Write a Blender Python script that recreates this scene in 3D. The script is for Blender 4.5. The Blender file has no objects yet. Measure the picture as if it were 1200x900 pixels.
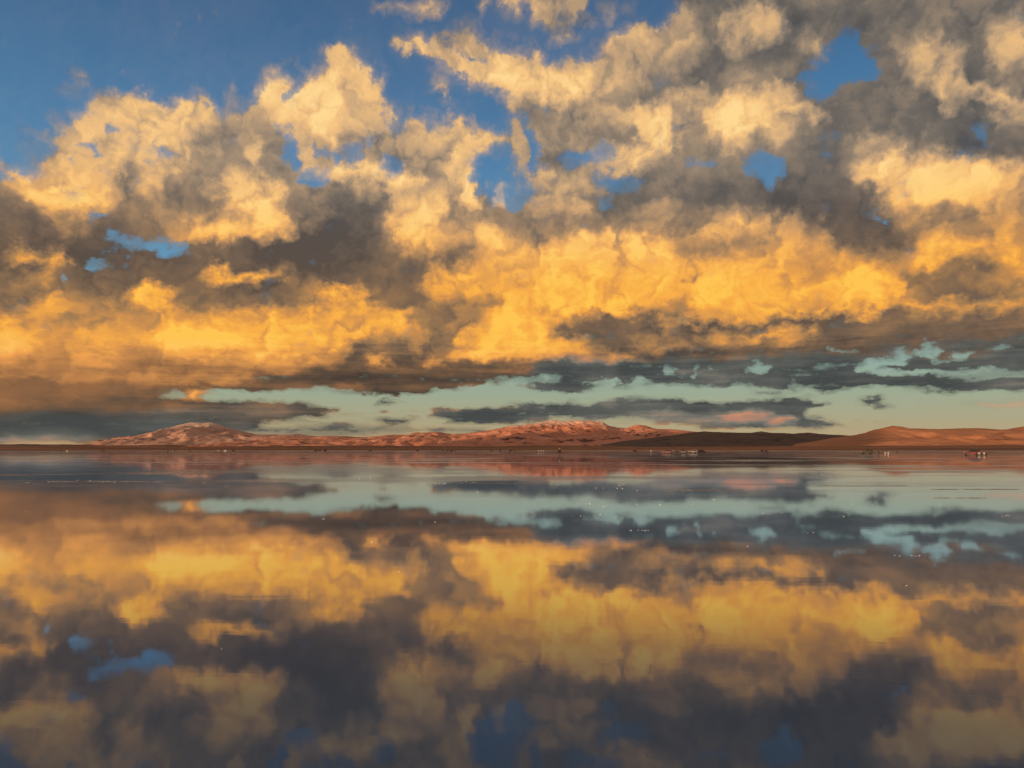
import bpy, bmesh, math, random
import numpy as np
from mathutils import Vector, Matrix

R = math.radians
SC = bpy.context.scene
COL = SC.collection

# ------------------------------------------------------------------ camera
HORIZON, FPX = 527.5, 933.0
PITCH = math.atan((HORIZON - 450) / FPX)
EYE = 1.6
cam_d = bpy.data.cameras.new('camera')
cam_d.sensor_width = 36.0
cam_d.lens = 36.0 * FPX / 1200.0
cam_d.clip_start = 0.1
cam_d.clip_end = 200000
cam = bpy.data.objects.new('camera', cam_d)
COL.objects.link(cam)
cam.location = (0, 0, EYE)
cam.rotation_euler = (math.pi / 2 + PITCH, 0, 0)
SC.camera = cam

# ------------------------------------------------------------------ sun, exposure
SUN_EL = R(4.2)
SUN_AZ = (-0.57, -0.82)          # where the sun stands: behind the viewer, to the left
_n = math.hypot(*SUN_AZ)
SUN_AZ = (SUN_AZ[0] / _n, SUN_AZ[1] / _n)
SUN_DIR = Vector((SUN_AZ[0] * math.cos(SUN_EL), SUN_AZ[1] * math.cos(SUN_EL), math.sin(SUN_EL)))
sl = bpy.data.lights.new('sun', 'SUN')
sl.energy = 5.0
sl.angle = R(0.5)
sl.color = (1.0, 0.60, 0.33)
sun = bpy.data.objects.new('sun', sl)
COL.objects.link(sun)
sun.rotation_euler = SUN_DIR.to_track_quat('Z', 'Y').to_euler()
sun.location = SUN_DIR * 100

SC.view_settings.view_transform = 'Standard'
SC.view_settings.look = 'None'
SC.view_settings.exposure = 0.0
SC.view_settings.gamma = 1.0
SC.view_settings.use_curve_mapping = False
SC.render.engine = 'CYCLES'
SC.cycles.use_denoising = True
SC.cycles.max_bounces = 6
SC.cycles.use_adaptive_sampling = True
SC.cycles.adaptive_threshold = 0.02
SC.cycles.adaptive_min_samples = 12

# ------------------------------------------------------------------ node helper
class N:
    def __init__(s, tree):
        s.t = tree
    def n(s, typ, **kw):
        nd = s.t.nodes.new(typ)
        for k, v in kw.items():
            setattr(nd, k, v)
        return nd
    def put(s, sock, v):
        if v is None:
            return
        if isinstance(v, bpy.types.NodeSocket):
            s.t.links.new(v, sock)
        else:
            sock.default_value = v
    def m(s, op, a, b=None, c=None, clamp=False):
        nd = s.n('ShaderNodeMath', operation=op)
        nd.use_clamp = clamp
        s.put(nd.inputs[0], a); s.put(nd.inputs[1], b); s.put(nd.inputs[2], c)
        return nd.outputs[0]
    def v(s, op, a, b=None):
        nd = s.n('ShaderNodeVectorMath', operation=op)
        s.put(nd.inputs[0], a); s.put(nd.inputs[1], b)
        return nd.outputs[0]
    def xyz(s, x, y, z):
        nd = s.n('ShaderNodeCombineXYZ')
        s.put(nd.inputs[0], x); s.put(nd.inputs[1], y); s.put(nd.inputs[2], z)
        return nd.outputs[0]
    def sep(s, v):
        nd = s.n('ShaderNodeSeparateXYZ')
        s.put(nd.inputs[0], v)
        return nd.outputs
    def mixc(s, f, a, b, blend='MIX'):
        nd = s.n('ShaderNodeMix', data_type='RGBA', blend_type=blend)
        s.put(nd.inputs[0], f); s.put(nd.inputs[6], a); s.put(nd.inputs[7], b)
        return nd.outputs[2]
    def mixv(s, f, a, b):
        nd = s.n('ShaderNodeMix', data_type='VECTOR')
        s.put(nd.inputs[0], f); s.put(nd.inputs[4], a); s.put(nd.inputs[5], b)
        return nd.outputs[1]
    def mixf(s, f, a, b):
        nd = s.n('ShaderNodeMix', data_type='FLOAT')
        s.put(nd.inputs[0], f); s.put(nd.inputs[2], a); s.put(nd.inputs[3], b)
        return nd.outputs[0]
    def step(s, v, a, b, lo=0.0, hi=1.0):
        nd = s.n('ShaderNodeMapRange', interpolation_type='SMOOTHSTEP')
        s.put(nd.inputs[0], v); nd.inputs[1].default_value = a; nd.inputs[2].default_value = b
        nd.inputs[3].default_value = lo; nd.inputs[4].default_value = hi
        return nd.outputs[0]
    def noise(s, vec, scale, detail=4, rough=0.5, dist=0.0, lac=2.0):
        nd = s.n('ShaderNodeTexNoise')
        s.put(nd.inputs['Vector'], vec)
        nd.inputs['Scale'].default_value = scale; nd.inputs['Detail'].default_value = detail
        nd.inputs['Roughness'].default_value = rough; nd.inputs['Distortion'].default_value = dist
        nd.inputs['Lacunarity'].default_value = lac
        return nd
    def ramp(s, f, stops, interp='LINEAR'):
        nd = s.n('ShaderNodeValToRGB')
        s.put(nd.inputs[0], f)
        cr = nd.color_ramp; cr.interpolation = interp
        cr.elements[0].position = stops[0][0]; cr.elements[-1].position = stops[-1][0]
        for p, c in stops[1:-1]:
            cr.elements.new(p)
        for p, c in stops:
            min(cr.elements, key=lambda e: abs(e.position - p)).color = (*c, 1)
        return nd.outputs[0]

def lin(r, g, b):
    f = lambda c: (c / 255 / 12.92) if c / 255 <= 0.04045 else ((c / 255 + 0.055) / 1.055) ** 2.4
    return (f(r), f(g), f(b))

# ------------------------------------------------------------------ cloud chart
# The evening's clouds, charted by bearing and elevation: cover, sunlit share, warmth of shade.
def ray(px, py):
    dx, dz = (px - 600) / FPX, (450 - py) / FPX
    c, s = math.cos(PITCH), math.sin(PITCH)
    return dx, c - dz * s, s + dz * c
AZ_HALF = 36.0
AZS = np.linspace(-AZ_HALF, AZ_HALF, 128)
ELS = np.concatenate([np.arange(0, 5.6, 0.35), np.arange(5.6, 9.8, 0.6), np.arange(9.8, 33.5, 0.72)])
_az, _el = np.meshgrid(np.radians(AZS), np.radians(ELS))
_x, _y, _z = np.sin(_az) * np.cos(_el), np.cos(_az) * np.cos(_el), np.sin(_el)
_c, _s = math.cos(PITCH), math.sin(PITCH)
_f = _y * _c + _z * _s
PX = 600 + FPX * _x / _f
PY = 450 - FPX * (_z * _c - _y * _s) / _f
CH = [np.zeros_like(PX), np.full_like(PX, 0.35), np.full_like(PX, 0.8)]

def blend(f, D, L, W):
    for i, v in enumerate((D, L, W)):
        if v is not None:
            CH[i] = CH[i] * (1 - f) + v * f

def ell(cx, cy, rx, ry, D=None, L=None, W=None, ang=0, fe=0.6):
    a = math.radians(ang)
    dx, dy = PX - cx, PY - cy
    u = (dx * math.cos(a) - dy * math.sin(a)) / (rx * 1.15)
    v = (dx * math.sin(a) + dy * math.cos(a)) / (ry * 1.15)
    d = np.sqrt(u * u + v * v)
    t = np.clip((1 + fe * 0.5 - d) / fe, 0, 1)
    blend(t * t * (3 - 2 * t), D, L, W)

def poly(pts, D=None, L=None, W=None, fe=10.0):
    ins = np.zeros(PX.shape, bool); dist = np.full(PX.shape, 1e9)
    for (x0, y0), (x1, y1) in zip(pts, pts[1:] + pts[:1]):
        if y0 != y1:
            hit = ((y0 > PY) != (y1 > PY)) & (PX < (x1 - x0) * (PY - y0) / (y1 - y0) + x0)
            ins ^= hit
        ex, ey = x1 - x0, y1 - y0
        t = np.clip(((PX - x0) * ex + (PY - y0) * ey) / (ex * ex + ey * ey + 1e-9), 0, 1)
        dist = np.minimum(dist, np.hypot(PX - x0 - t * ex, PY - y0 - t * ey))
    sd = np.where(ins, dist, -dist)
    t = np.clip((sd + fe * 0.5) / fe, 0, 1)
    blend(t * t * (3 - 2 * t), D, L, W)

# cover: the broad bank, left to centre
poly([(-200, 230), (0, 220), (15, 216), (25, 205), (42, 200), (55, 172), (46, 166), (60, 160), (76, 152), (98, 146), (98, 130),
      (114, 118), (110, 106), (125, 110), (150, 115), (180, 120), (215, 120), (245, 122), (254, 136), (263, 142), (270, 123),
      (295, 124), (310, 108), (318, 88), (338, 91), (345, 104), (358, 95), (374, 90), (392, 65), (410, 62), (425, 75), (435, 92),
      (444, 104), (441, 125), (448, 131), (461, 133), (456, 148), (470, 155), (478, 148), (474, 134), (482, 142), (500, 146),
      (535, 139), (560, 146), (578, 156), (582, 167), (564, 169), (553, 180), (553, 206), (545, 212), (556, 212), (567, 218),
      (576, 233), (584, 229), (588, 221), (597, 226), (601, 237), (622, 239), (634, 232), (612, 217), (612, 206), (640, 200),
      (642, 260), (1400, 300), (1400, 700), (-200, 700)], D=1, fe=24)
# cover: the bank over the right half
poly([(468, 46), (478, 37), (497, 40), (503, 54), (522, 42), (535, 51), (546, 36), (566, 46), (578, 54), (600, 57), (625, 59),
      (643, 78), (662, 72), (682, 73), (702, 60), (735, 40), (745, 28), (762, 20), (775, 26), (789, 19), (797, -5), (800, -300),
      (1500, -300), (1500, 420), (640, 262), (635, 205), (634, 158), (612, 130), (590, 124), (602, 108), (575, 106), (556, 106),
      (540, 86), (502, 67), (480, 66)], D=1, fe=24)
poly([(588, -60), (590, 4), (600, 8), (617, 10), (630, 28), (645, 38), (660, 43), (670, 36), (682, 28), (697, 30), (696, 22),
      (678, 20), (680, 5), (690, -60)], D=0.95, L=.6, fe=20)
for a in [(713, 12, 8, 16, .5), (506, 3, 18, 11, .75), (468, 4, 24, 9, .45), (568, 9, 8, 12, .65), (518, 102, 11, 9, .7), (524, 112, 5, 8, .5),
          (86, 98, 15, 6, .75), (70, 142, 6, 5, .6), (38, 163, 8, 6, .5), (16, 192, 14, 6, .45), (268, 114, 5, 6, .6),
          (604, 168, 12, 24, .9), (594, 161, 16, 8, .9), (608, 190, 10, 9, .7), (738, 8, 8, 8, .35)]:
    ell(*a[:4], D=a[4], L=.68, fe=1)
# gaps of clear sky
for a in [(78, 181, 5, 4, .1), (97, 182, 6, 10, .1), (197, 187, 18, 7, .05), (186, 170, 5, 8, .4), (118, 206, 10, 6, .3), (118, 152, 26, 5, .25, -35), (185, 131, 14, 6, .5),
          (350, 110, 5, 16, .1), (336, 150, 12, 7, .15), (343, 180, 10, 20, .05), (397, 184, 8, 14, .1), (374, 178, 10, 5, .2), (418, 168, 10, 6, .6),
          (453, 199, 24, 7, .0), (358, 209, 17, 10, .05), (556, 66, 14, 5, .2), (398, 92, 6, 10, .5), (420, 118, 6, 10, .6), (405, 143, 5, 8, .6),
          (978, 164, 14, 7, .3), (1152, 148, 16, 9, .5), (1042, 261, 9, 5, .1), (808, 130, 6, 5, .4), (772, 95, 17, 11, .72), (605, 105, 10, 5, .7),
          (684, 187, 26, 10, .1), (722, 210, 22, 11, .35), (706, 230, 8, 12, .5), (640, 136, 14, 6, .55), (832, 185, 18, 8, .5), (1085, 189, 10, 4, .5), (1010, 72, 14, 14, 0),
          (182, 290, 33, 7, -.1, -4), (137, 281, 13, 7, .25), (122, 311, 18, 6, .15, -20), (85, 333, 6, 3, .1), (110, 249, 12, 6, .4), (5, 328, 9, 6, .45), (868, 327, 4, 4, .6)]:
    ell(a[0], a[1], a[2] * .95, a[3] * .8, D=a[4] - .08, ang=a[5] if len(a) > 5 else 0, fe=1.3)
poly([(926, 94), (955, 78), (967, 72), (973, 48), (998, 26), (1010, 36), (1018, 53), (1031, 65), (1030, 88), (1013, 101), (987, 113), (960, 108), (942, 101)], D=-.2, fe=26)
poly([(886, 177), (905, 172), (923, 176), (923, 205), (901, 220), (881, 198)], D=.0, fe=20)
ell(899, 188, 5, 8, D=.5, fe=1)

# light and shade on the bank
LIT = [
 # broad shade first
 (1000, 100, 330, 140, .16), (60, 270, 130, 55, .15), (640, 40, 60, 40, .55),
 (75, 222, 50, 26, .93), (150, 182, 60, 38, .86), (200, 142, 58, 24, .85), (140, 142, 32, 26, .84), (104, 172, 30, 15, .74), (165, 212, 40, 22, .76), (112, 120, 20, 12, .62),
 (255, 160, 22, 14, .42), (282, 180, 38, 18, .45), (232, 217, 28, 18, .34), (150, 236, 34, 18, .38), (318, 196, 36, 26, .33), (205, 245, 40, 10, .58),
 (285, 226, 32, 14, .86, -30), (308, 250, 28, 26, .92), (225, 266, 42, 13, .9), (255, 274, 24, 12, .92), (178, 256, 26, 12, .45), (296, 188, 8, 7, .9), (215, 225, 20, 20, .4),
 (330, 102, 18, 18, .76), (375, 132, 34, 38, .88), (365, 172, 18, 20, .76), (410, 84, 28, 24, .74), (432, 112, 22, 24, .66), (442, 150, 22, 22, .72), (418, 172, 30, 14, .48), (470, 176, 30, 18, .46),
 (525, 165, 42, 24, .76), (545, 152, 24, 12, .84), (542, 194, 14, 24, .84), (500, 186, 24, 14, .52),
 (400, 206, 40, 12, .96), (460, 213, 34, 11, .97), (440, 226, 56, 13, .72), (492, 232, 38, 18, .66), (490, 264, 50, 24, .9), (550, 225, 14, 13, 1), (590, 227, 6, 6, .95), (570, 280, 20, 18, .85), (520, 285, 18, 14, .72),
 (370, 236, 40, 16, .42), (420, 258, 28, 22, .28), (375, 292, 60, 24, .1), (318, 296, 38, 16, .14), (440, 312, 50, 22, .1), (482, 340, 34, 20, .14), (290, 306, 50, 12, .2), (250, 338, 60, 14, .22), (200, 318, 70, 22, .12),
 (564, 302, 30, 14, .26), (608, 252, 34, 16, .34), (540, 245, 14, 18, .4),
 (25, 272, 80, 26, .12), (80, 322, 60, 20, .22), (20, 335, 30, 10, .35),
 (15, 293, 12, 7, .72), (38, 297, 12, 7, .76), (70, 298, 9, 8, .82), (62, 312, 10, 5, .62), (30, 312, 18, 3, .1), (68, 255, 12, 6, .5), (50, 330, 10, 8, .6),
 (200, 396, 260, 22, .74), (10, 396, 34, 24, 1.0), (58, 362, 16, 18, .88), (225, 392, 46, 18, .95), (150, 376, 60, 14, .6), (92, 372, 20, 10, .45), (90, 402, 50, 12, .62), (50, 422, 40, 10, .6), (110, 415, 24, 9, .8),
 (155, 412, 38, 5, .4), (275, 413, 38, 5, .52), (230, 415, 14, 4, 1.0), (320, 386, 60, 22, .84), (350, 402, 80, 14, .88), (400, 374, 50, 16, .86), (290, 405, 10, 3, 1.0),
 (130, 340, 110, 8, .26), (250, 348, 70, 8, .22), (430, 328, 40, 12, .12), (480, 346, 24, 12, .15), (545, 308, 26, 8, .25), (180, 345, 19, 9, .98), (180, 362, 14, 8, .75), (280, 322, 40, 7, .8, 6), (286, 331, 10, 8, .85), (218, 328, 8, 6, .7), (312, 346, 16, 8, .7), (330, 338, 18, 9, .74), (390, 343, 32, 7, .8), (415, 338, 8, 6, .8), (370, 352, 34, 6, .4),
 (430, 368, 45, 16, .86), (528, 336, 26, 16, .86), (600, 330, 38, 30, .86), (590, 372, 28, 22, .9), (625, 398, 50, 20, .92), (560, 405, 44, 13, .9), (640, 312, 50, 30, .84), (700, 330, 56, 36, .9), (690, 356, 40, 13, 1.0), (780, 340, 70, 36, .9),
 (760, 290, 40, 16, .88), (692, 288, 32, 13, .9), (850, 332, 60, 32, .92), (822, 342, 24, 14, 1), (905, 330, 34, 36, .8), (950, 346, 56, 26, .92), (1010, 336, 42, 24, .95), (885, 262, 50, 16, .8), (945, 292, 50, 18, .66), (975, 270, 12, 9, .75), (925, 300, 10, 14, .85),
 (506, 376, 24, 15, .3), (518, 402, 18, 13, .3), (531, 350, 9, 6, .3), (455, 402, 36, 6, .35), (580, 355, 12, 6, .45), (640, 282, 20, 8, .5), (725, 295, 6, 14, .4), (850, 290, 40, 7, .42), (858, 276, 26, 4, .6), (814, 326, 4, 4, .3), (810, 362, 50, 5, .72),
 (492, 50, 20, 14, .74), (560, 78, 48, 18, .76), (570, 97, 28, 10, .86), (630, 76, 20, 10, .8), (640, 98, 44, 20, .93), (692, 92, 50, 22, .66), (750, 46, 34, 18, .72), (790, 26, 12, 28, .58), (785, 52, 36, 18, .52), (735, 75, 50, 14, .5),
 (740, 142, 56, 16, .86), (772, 156, 28, 24, .9), (742, 187, 40, 11, .86), (690, 156, 38, 14, .36), (642, 166, 28, 12, .48), (720, 166, 24, 10, .32), (662, 165, 20, 10, .45),
 (640, 216, 32, 13, .7), (670, 246, 22, 13, .66), (645, 240, 16, 8, .7), (690, 216, 24, 7, .6), (766, 246, 30, 9, .58), (700, 262, 24, 10, .4),
 (805, 116, 22, 9, .7), (870, 137, 36, 22, .86), (905, 112, 20, 9, .6), (872, 26, 30, 16, .66), (905, 26, 12, 20, .7), (947, 52, 18, 14, .52), (880, 84, 36, 12, .34), (902, 128, 18, 14, .74), (932, 122, 22, 8, .76, -22), (968, 133, 16, 6, .7), (905, 152, 34, 8, .56),
 (872, 194, 9, 7, .7), (1017, 165, 18, 6, .62), (1090, 60, 30, 20, .64), (1100, 85, 26, 14, .7), (1112, 110, 14, 12, .76), (1150, 98, 38, 8, .72, -22), (1176, 113, 9, 14, .76), (1200, 125, 15, 10, .7), (1188, 46, 18, 24, .74), (1225, 60, 30, 20, .6), (1110, 18, 25, 7, .32),
 (1040, 206, 38, 24, .93), (1102, 214, 58, 28, 1.0), (1152, 226, 32, 32, .86), (1190, 262, 28, 38, .86), (1060, 242, 32, 9, .7), (1130, 288, 56, 13, .88), (1080, 301, 38, 7, .9), (1042, 305, 16, 3.5, .85), (1195, 292, 30, 20, .92), (1150, 266, 22, 13, .42), (1106, 256, 28, 9, .46),
 (1250, 280, 60, 50, .7),
 (975, 200, 30, 26, .2), (1000, 245, 40, 26, .2), (1030, 283, 40, 14, .15), (930, 225, 60, 20, .2), (840, 210, 60, 30, .2), (800, 205, 40, 20, .22), (808, 165, 14, 24, .25), (1140, 338, 85, 20, .2), (1180, 325, 60, 10, .3),
 (1080, 360, 40, 5, .74, 5), (1140, 355, 50, 4, .66, 6), (1185, 350, 30, 5, .6), (1170, 330, 26, 4, .42)]
for a in LIT:
    ell(*a[:4], L=a[4], ang=a[5] if len(a) > 5 else 0, fe=1.35)
# sharpest crests and hollows
for a in [(375, 292, 52, 15, .08), (445, 315, 42, 13, .08), (240, 338, 95, 17, .16), (430, 328, 46, 13, .10), (300, 352, 40, 8, .3), (475, 347, 24, 14, .12), (130, 330, 50, 12, .2), (850, 222, 60, 18, .15), (1010, 275, 40, 20, .14), (1030, 140, 60, 20, .12), (506, 377, 20, 11, .25), (518, 402, 15, 10, .25),
          (180, 346, 22, 11, 1), (550, 225, 13, 12, 1), (400, 206, 38, 8, 1), (460, 213, 32, 8, 1), (590, 227, 6, 6, 1), (75, 226, 42, 18, .95), (1102, 214, 56, 22, 1), (1040, 205, 30, 16, .95),
          (690, 357, 40, 9, 1), (10, 396, 28, 17, 1), (225, 396, 40, 11, 1), (645, 98, 34, 13, .97), (38, 297, 9, 6, .85), (70, 298, 8, 7, .9), (280, 321, 38, 8, .9), (390, 343, 26, 5, .85),
          (1010, 336, 36, 15, 1), (870, 137, 28, 14, .92), (255, 272, 24, 9, .97), (308, 250, 18, 18, .95), (490, 262, 36, 15, .93), (570, 280, 16, 13, .9), (375, 128, 22, 26, .93), (765, 152, 22, 18, .94)]:
    ell(*a[:4], L=a[4], fe=.6)
# the flat dark base of the bank
poly([(150, 447), (230, 441), (300, 436), (345, 433), (410, 431), (395, 421), (362, 417), (420, 411), (470, 402), (486, 420), (500, 396), (514, 420),
      (530, 425), (600, 422), (700, 417), (760, 416), (700, 408), (642, 392), (665, 379), (720, 373), (800, 376), (900, 375), (1000, 370), (1065, 370),
      (1120, 367), (1200, 359), (1500, 356), (1500, 470), (0, 470), (-200, 455)], L=.1, W=.75, fe=7)
poly([(-200, 432), (100, 433), (200, 440), (300, 436), (300, 446), (160, 456), (-200, 456)], L=.60, W=1, fe=12)
ell(345, 428, 45, 4, L=.5, W=1); ell(410, 455, 20, 6, L=.3, W=1); ell(450, 425, 10, 3, L=.7); ell(510, 424, 14, 3, L=.7)
for a in [(795, 389, 24, 4, .6, 0), (843, 394, 14, 4, .55, 0), (887, 392, 22, 3.5, .72, 8), (928, 386, 28, 3.5, .8, 10), (950, 385, 10, 3, .8, 0), (725, 413, 25, 3.5, .62, 0),
          (790, 403, 34, 3, .48, 4), (932, 398, 14, 5, .5, 0), (985, 380, 6, 2, .7, 0), (760, 395, 20, 4, .35, 0), (610, 437, 12, 3, .3, 0)]:
    ell(*a[:4], L=a[4], W=1, ang=a[5], fe=.8)
# the clear strip under the bank
poly([(158, 461), (215, 459), (300, 457), (375, 456), (412, 458), (450, 461), (487, 461), (520, 455), (567, 450), (600, 446), (660, 446), (775, 453), (820, 452), (882, 451),
      (900, 454), (942, 447), (946, 454), (970, 455), (982, 450), (1020, 450), (1026, 455), (1070, 450), (1112, 455), (1150, 458), (1500, 458), (1500, 700), (-400, 700), (-400, 516), (160, 516)], D=0, fe=5)
ell(660, 450, 42, 6, D=1, L=.08, W=.2, fe=.8)
for a in [(712, 447, 17, 4), (756, 447, 15, 5), (637, 446, 14, 3), (795, 436, 8, 5), (819, 437, 6, 5), (893, 433, 12, 7)]:
    ell(*a, D=.12, fe=1)
ell(735, 448, 6, 6, D=.9, fe=1)
poly([(990, 424), (1032, 418), (1072, 408), (1076, 400), (1097, 395), (1108, 404), (1103, 416), (1082, 421), (1040, 433), (1060, 437), (1112, 430), (1116, 436),
      (1150, 433), (1200, 436), (1300, 436), (1300, 442), (1180, 441), (1125, 442), (1075, 440), (1020, 445), (1010, 448), (985, 452), (985, 444), (1002, 436), (990, 430)], D=-.1, fe=5)
for a in [(1050, 420, 14, 3, .8), (1128, 413, 12, 8, 0), (1162, 409, 14, 4, 0), (1196, 398, 8, 4, .1), (988, 410, 20, 3, .15), (930, 406, 26, 2.5, .25), (960, 428, 6, 5, .25), (1155, 425, 6, 5, .1), (915, 449, 8, 2, .3),
          (1110, 424, 6, 5, .3), (935, 440, 20, 5, .8)]:
    ell(*a[:4], D=a[4], fe=1)
for a in [(1085, 449, 140, 5.5), (960, 446, 60, 8), (1170, 450, 70, 7), (1072, 431, 34, 3.5), (1140, 428, 26, 5), (1178, 418, 34, 9), (1150, 398, 60, 7), (1055, 409, 30, 5), (975, 424, 30, 8), (1230, 420, 40, 25)]:
    ell(*a, D=1.0, L=.1, W=.12, fe=.9)
for px in range(660, 1320, 40):
    ell(px, 440, 40, 20, W=.12, fe=1); ell(px, 470, 40, 20, W=.1, fe=1)
# clouds standing low over the hills
poly([(-200, 458), (160, 461), (200, 466), (240, 468), (300, 473), (360, 472), (402, 480), (400, 485), (370, 489), (342, 492), (300, 496), (285, 501), (200, 512), (-200, 516)], D=1, L=.1, W=.45, fe=5)
ell(40, 460, 130, 18, L=.34, W=1, fe=1); ell(170, 470, 60, 10, L=.2, W=.7, fe=1); ell(120, 512, 60, 8, D=.75, L=.25, W=.8, fe=1)
ell(230, 463, 11, 4, D=.9, L=.85, W=1); ell(215, 500, 30, 5, D=.6)
for a in [(410, 489, 28, 1.8, .85, .2), (342, 494, 14, 2, .8, .2), (390, 496, 35, 2, .7, .3), (370, 505, 95, 5.5, .75, .15), (533, 505, 30, 4, .6, .2), (451, 471, 10, 1.8, .9, .1), (463, 494, 15, 4, .95, .1),
          (447, 482, 4, 1.5, .5, .2), (478, 483, 6, 1.5, .4, .3), (842, 460, 15, 1.6, .85, .1), (881, 459, 20, 2.2, .95, .1), (905, 459, 8, 2, .9, .1), (1033, 473, 16, 3, .95, .1, -10), (1180, 473, 34, 3.5, .45, .8),
          (1130, 457, 22, 2, .9, .1), (55, 514, 48, 4, .8, .72), (20, 508, 60, 4, .8, .3), (1090, 445, 30, 3, .9, .08), (120, 500, 130, 14, .9, .12)]:
    ell(*a[:4], D=a[4], L=a[5], W=.2, ang=a[6] if len(a) > 6 else 0, fe=.9)
poly([(494, 484), (515, 480), (545, 478), (600, 477), (632, 475), (667, 470), (692, 472), (725, 469), (775, 470), (825, 471), (837, 475), (860, 470), (895, 472), (917, 465), (938, 466),
      (970, 471), (950, 479), (922, 481), (934, 484), (972, 490), (986, 497), (970, 502), (900, 502), (850, 499), (807, 496), (775, 493), (730, 492), (650, 492), (600, 495), (560, 497),
      (530, 494), (520, 490), (497, 488)], D=1, L=.12, W=.15, fe=4)
for a in [(785, 489, 46, 3, .6), (868, 488, 27, 3.5, .82), (910, 493, 12, 4, .85), (962, 500, 14, 2.2, .75), (825, 490, 12, 2, .75)]:
    ell(*a[:4], L=a[4] * .78, W=.1, fe=1.2)

CH[0] = np.clip(CH[0], -.2, 1); CH[1] = np.clip(CH[1], 0, 1) ** (1.10 + 0.42 * np.clip(1 - np.abs(PY - 240) / 85, 0, 1)); CH[2] = np.clip(CH[2], 0, 1)

# ------------------------------------------------------------------ world: clear sky + clouds
world = bpy.data.worlds.new('World')
SC.world = world
world.use_nodes = True
wt = world.node_tree
wt.nodes.clear()
w = N(wt)
D2 = w.n('ShaderNodeTexCoord').outputs['Generated']
D2 = w.v('NORMALIZE', D2)
dx, dy, dz = w.sep(D2)
az = w.m('ARCTAN2', dx, dy)
el = w.m('MAXIMUM', w.m('ARCSINE', dz), 0.0)
# noise space: a cylinder round the viewer, squeezed towards the horizon as cloud layers are
hh = w.m('ADD', el, w.m('MULTIPLY', w.m('SUBTRACT', 1.0, w.m('EXPONENT', w.m('MULTIPLY', el, -14.0))), 0.16))
caz = w.m('COSINE', az); saz = w.m('SINE', az)
P = w.xyz(saz, caz, hh)
flat = w.step(el, R(1.0), R(11.0), 0.22, 1.0)
wn = w.noise(P, 14.0, 4, 0.55)
wx, wy, wz = w.sep(w.v('SUBTRACT', wn.outputs['Color'], (0.5, 0.5, 0.5)))
wn2 = w.noise(w.v('ADD', P, (3.1, 1.7, 5.3)), 42.0, 3, 0.6)
vx, vy, vz = w.sep(w.v('SUBTRACT', wn2.outputs['Color'], (0.5, 0.5, 0.5)))
azw = w.m('ADD', az, w.m('ADD', w.m('MULTIPLY', wx, R(3.8)), w.m('MULTIPLY', vx, R(2.6))))
elw = w.m('ADD', el, w.m('MULTIPLY', w.m('ADD', w.m('MULTIPLY', wy, R(3.0)), w.m('MULTIPLY', vy, R(2.2))), flat))
u = w.m('MULTIPLY_ADD', azw, 1 / (2 * R(AZ_HALF)), 0.5)
rr = w.m('MULTIPLY', elw, 180 / math.pi)
uuu = w.xyz(u, u, u)
urr = w.xyz(u, rr, 0.0)
acc = None
for i in range(len(ELS)):
    cv = w.n('ShaderNodeRGBCurve')
    mp = cv.mapping
    mp.use_clip = False
    mp.extend = 'HORIZONTAL'
    for ch in range(3):
        c = mp.curves[ch]
        row = CH[ch][i]
        # keep only the points that bend the line
        keep = [0] + [k for k in range(1, len(row) - 1) if abs(row[k] * 2 - row[k - 1] - row[k + 1]) > 0.004] + [len(row) - 1]
        xs = [k / (len(row) - 1) for k in keep]
        c.points[0].location = (0, float(row[0])); c.points[1].location = (1, float(row[-1]))
        for x, k in zip(xs[1:-1], keep[1:-1]):
            c.points.new(x, float(row[k]))
        for p in c.points:
            p.handle_type = 'VECTOR'
    mp.update()
    if acc is None:
        src, t = uuu, rr
    else:                                   # chained, so that the shader evaluates row after row
        nd = w.n('ShaderNodeVectorMath', operation='MULTIPLY_ADD')
        w.put(nd.inputs[0], acc); nd.inputs[1].default_value = (1e-7,) * 3; w.put(nd.inputs[2], urr)
        a_, r_, _ = w.sep(nd.outputs[0])
        src, t = w.xyz(a_, a_, a_), w.m('MULTIPLY_ADD', r_, float(1 / (ELS[i] - ELS[i - 1])), float(-ELS[i - 1] / (ELS[i] - ELS[i - 1])), clamp=True)
    wt.links.new(src, cv.inputs['Color'])
    out = cv.outputs[0]
    acc = out if acc is None else w.mixv(t, acc, out)
cD, cL, cW = w.sep(acc)
# beyond the charted part the same broken bank goes on
g1 = w.noise(P, 2.6, 3, 0.55).outputs['Fac']
g2 = w.noise(w.v('ADD', P, (7.7, 2.2, 1.1)), 5.0, 2, 0.5).outputs['Fac']
gD = w.step(g1, 0.40, 0.56)
gL = w.step(g2, 0.32, 0.68, 0.12, 0.85)
away = w.m('MAXIMUM', w.step(w.m('ABSOLUTE', az), R(33.5), R(38)), w.step(el, R(30.5), R(33.5)))
cD = w.mixf(away, cD, gD); cL = w.mixf(away, cL, gL); cW = w.mixf(away, cW, 0.5)

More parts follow.
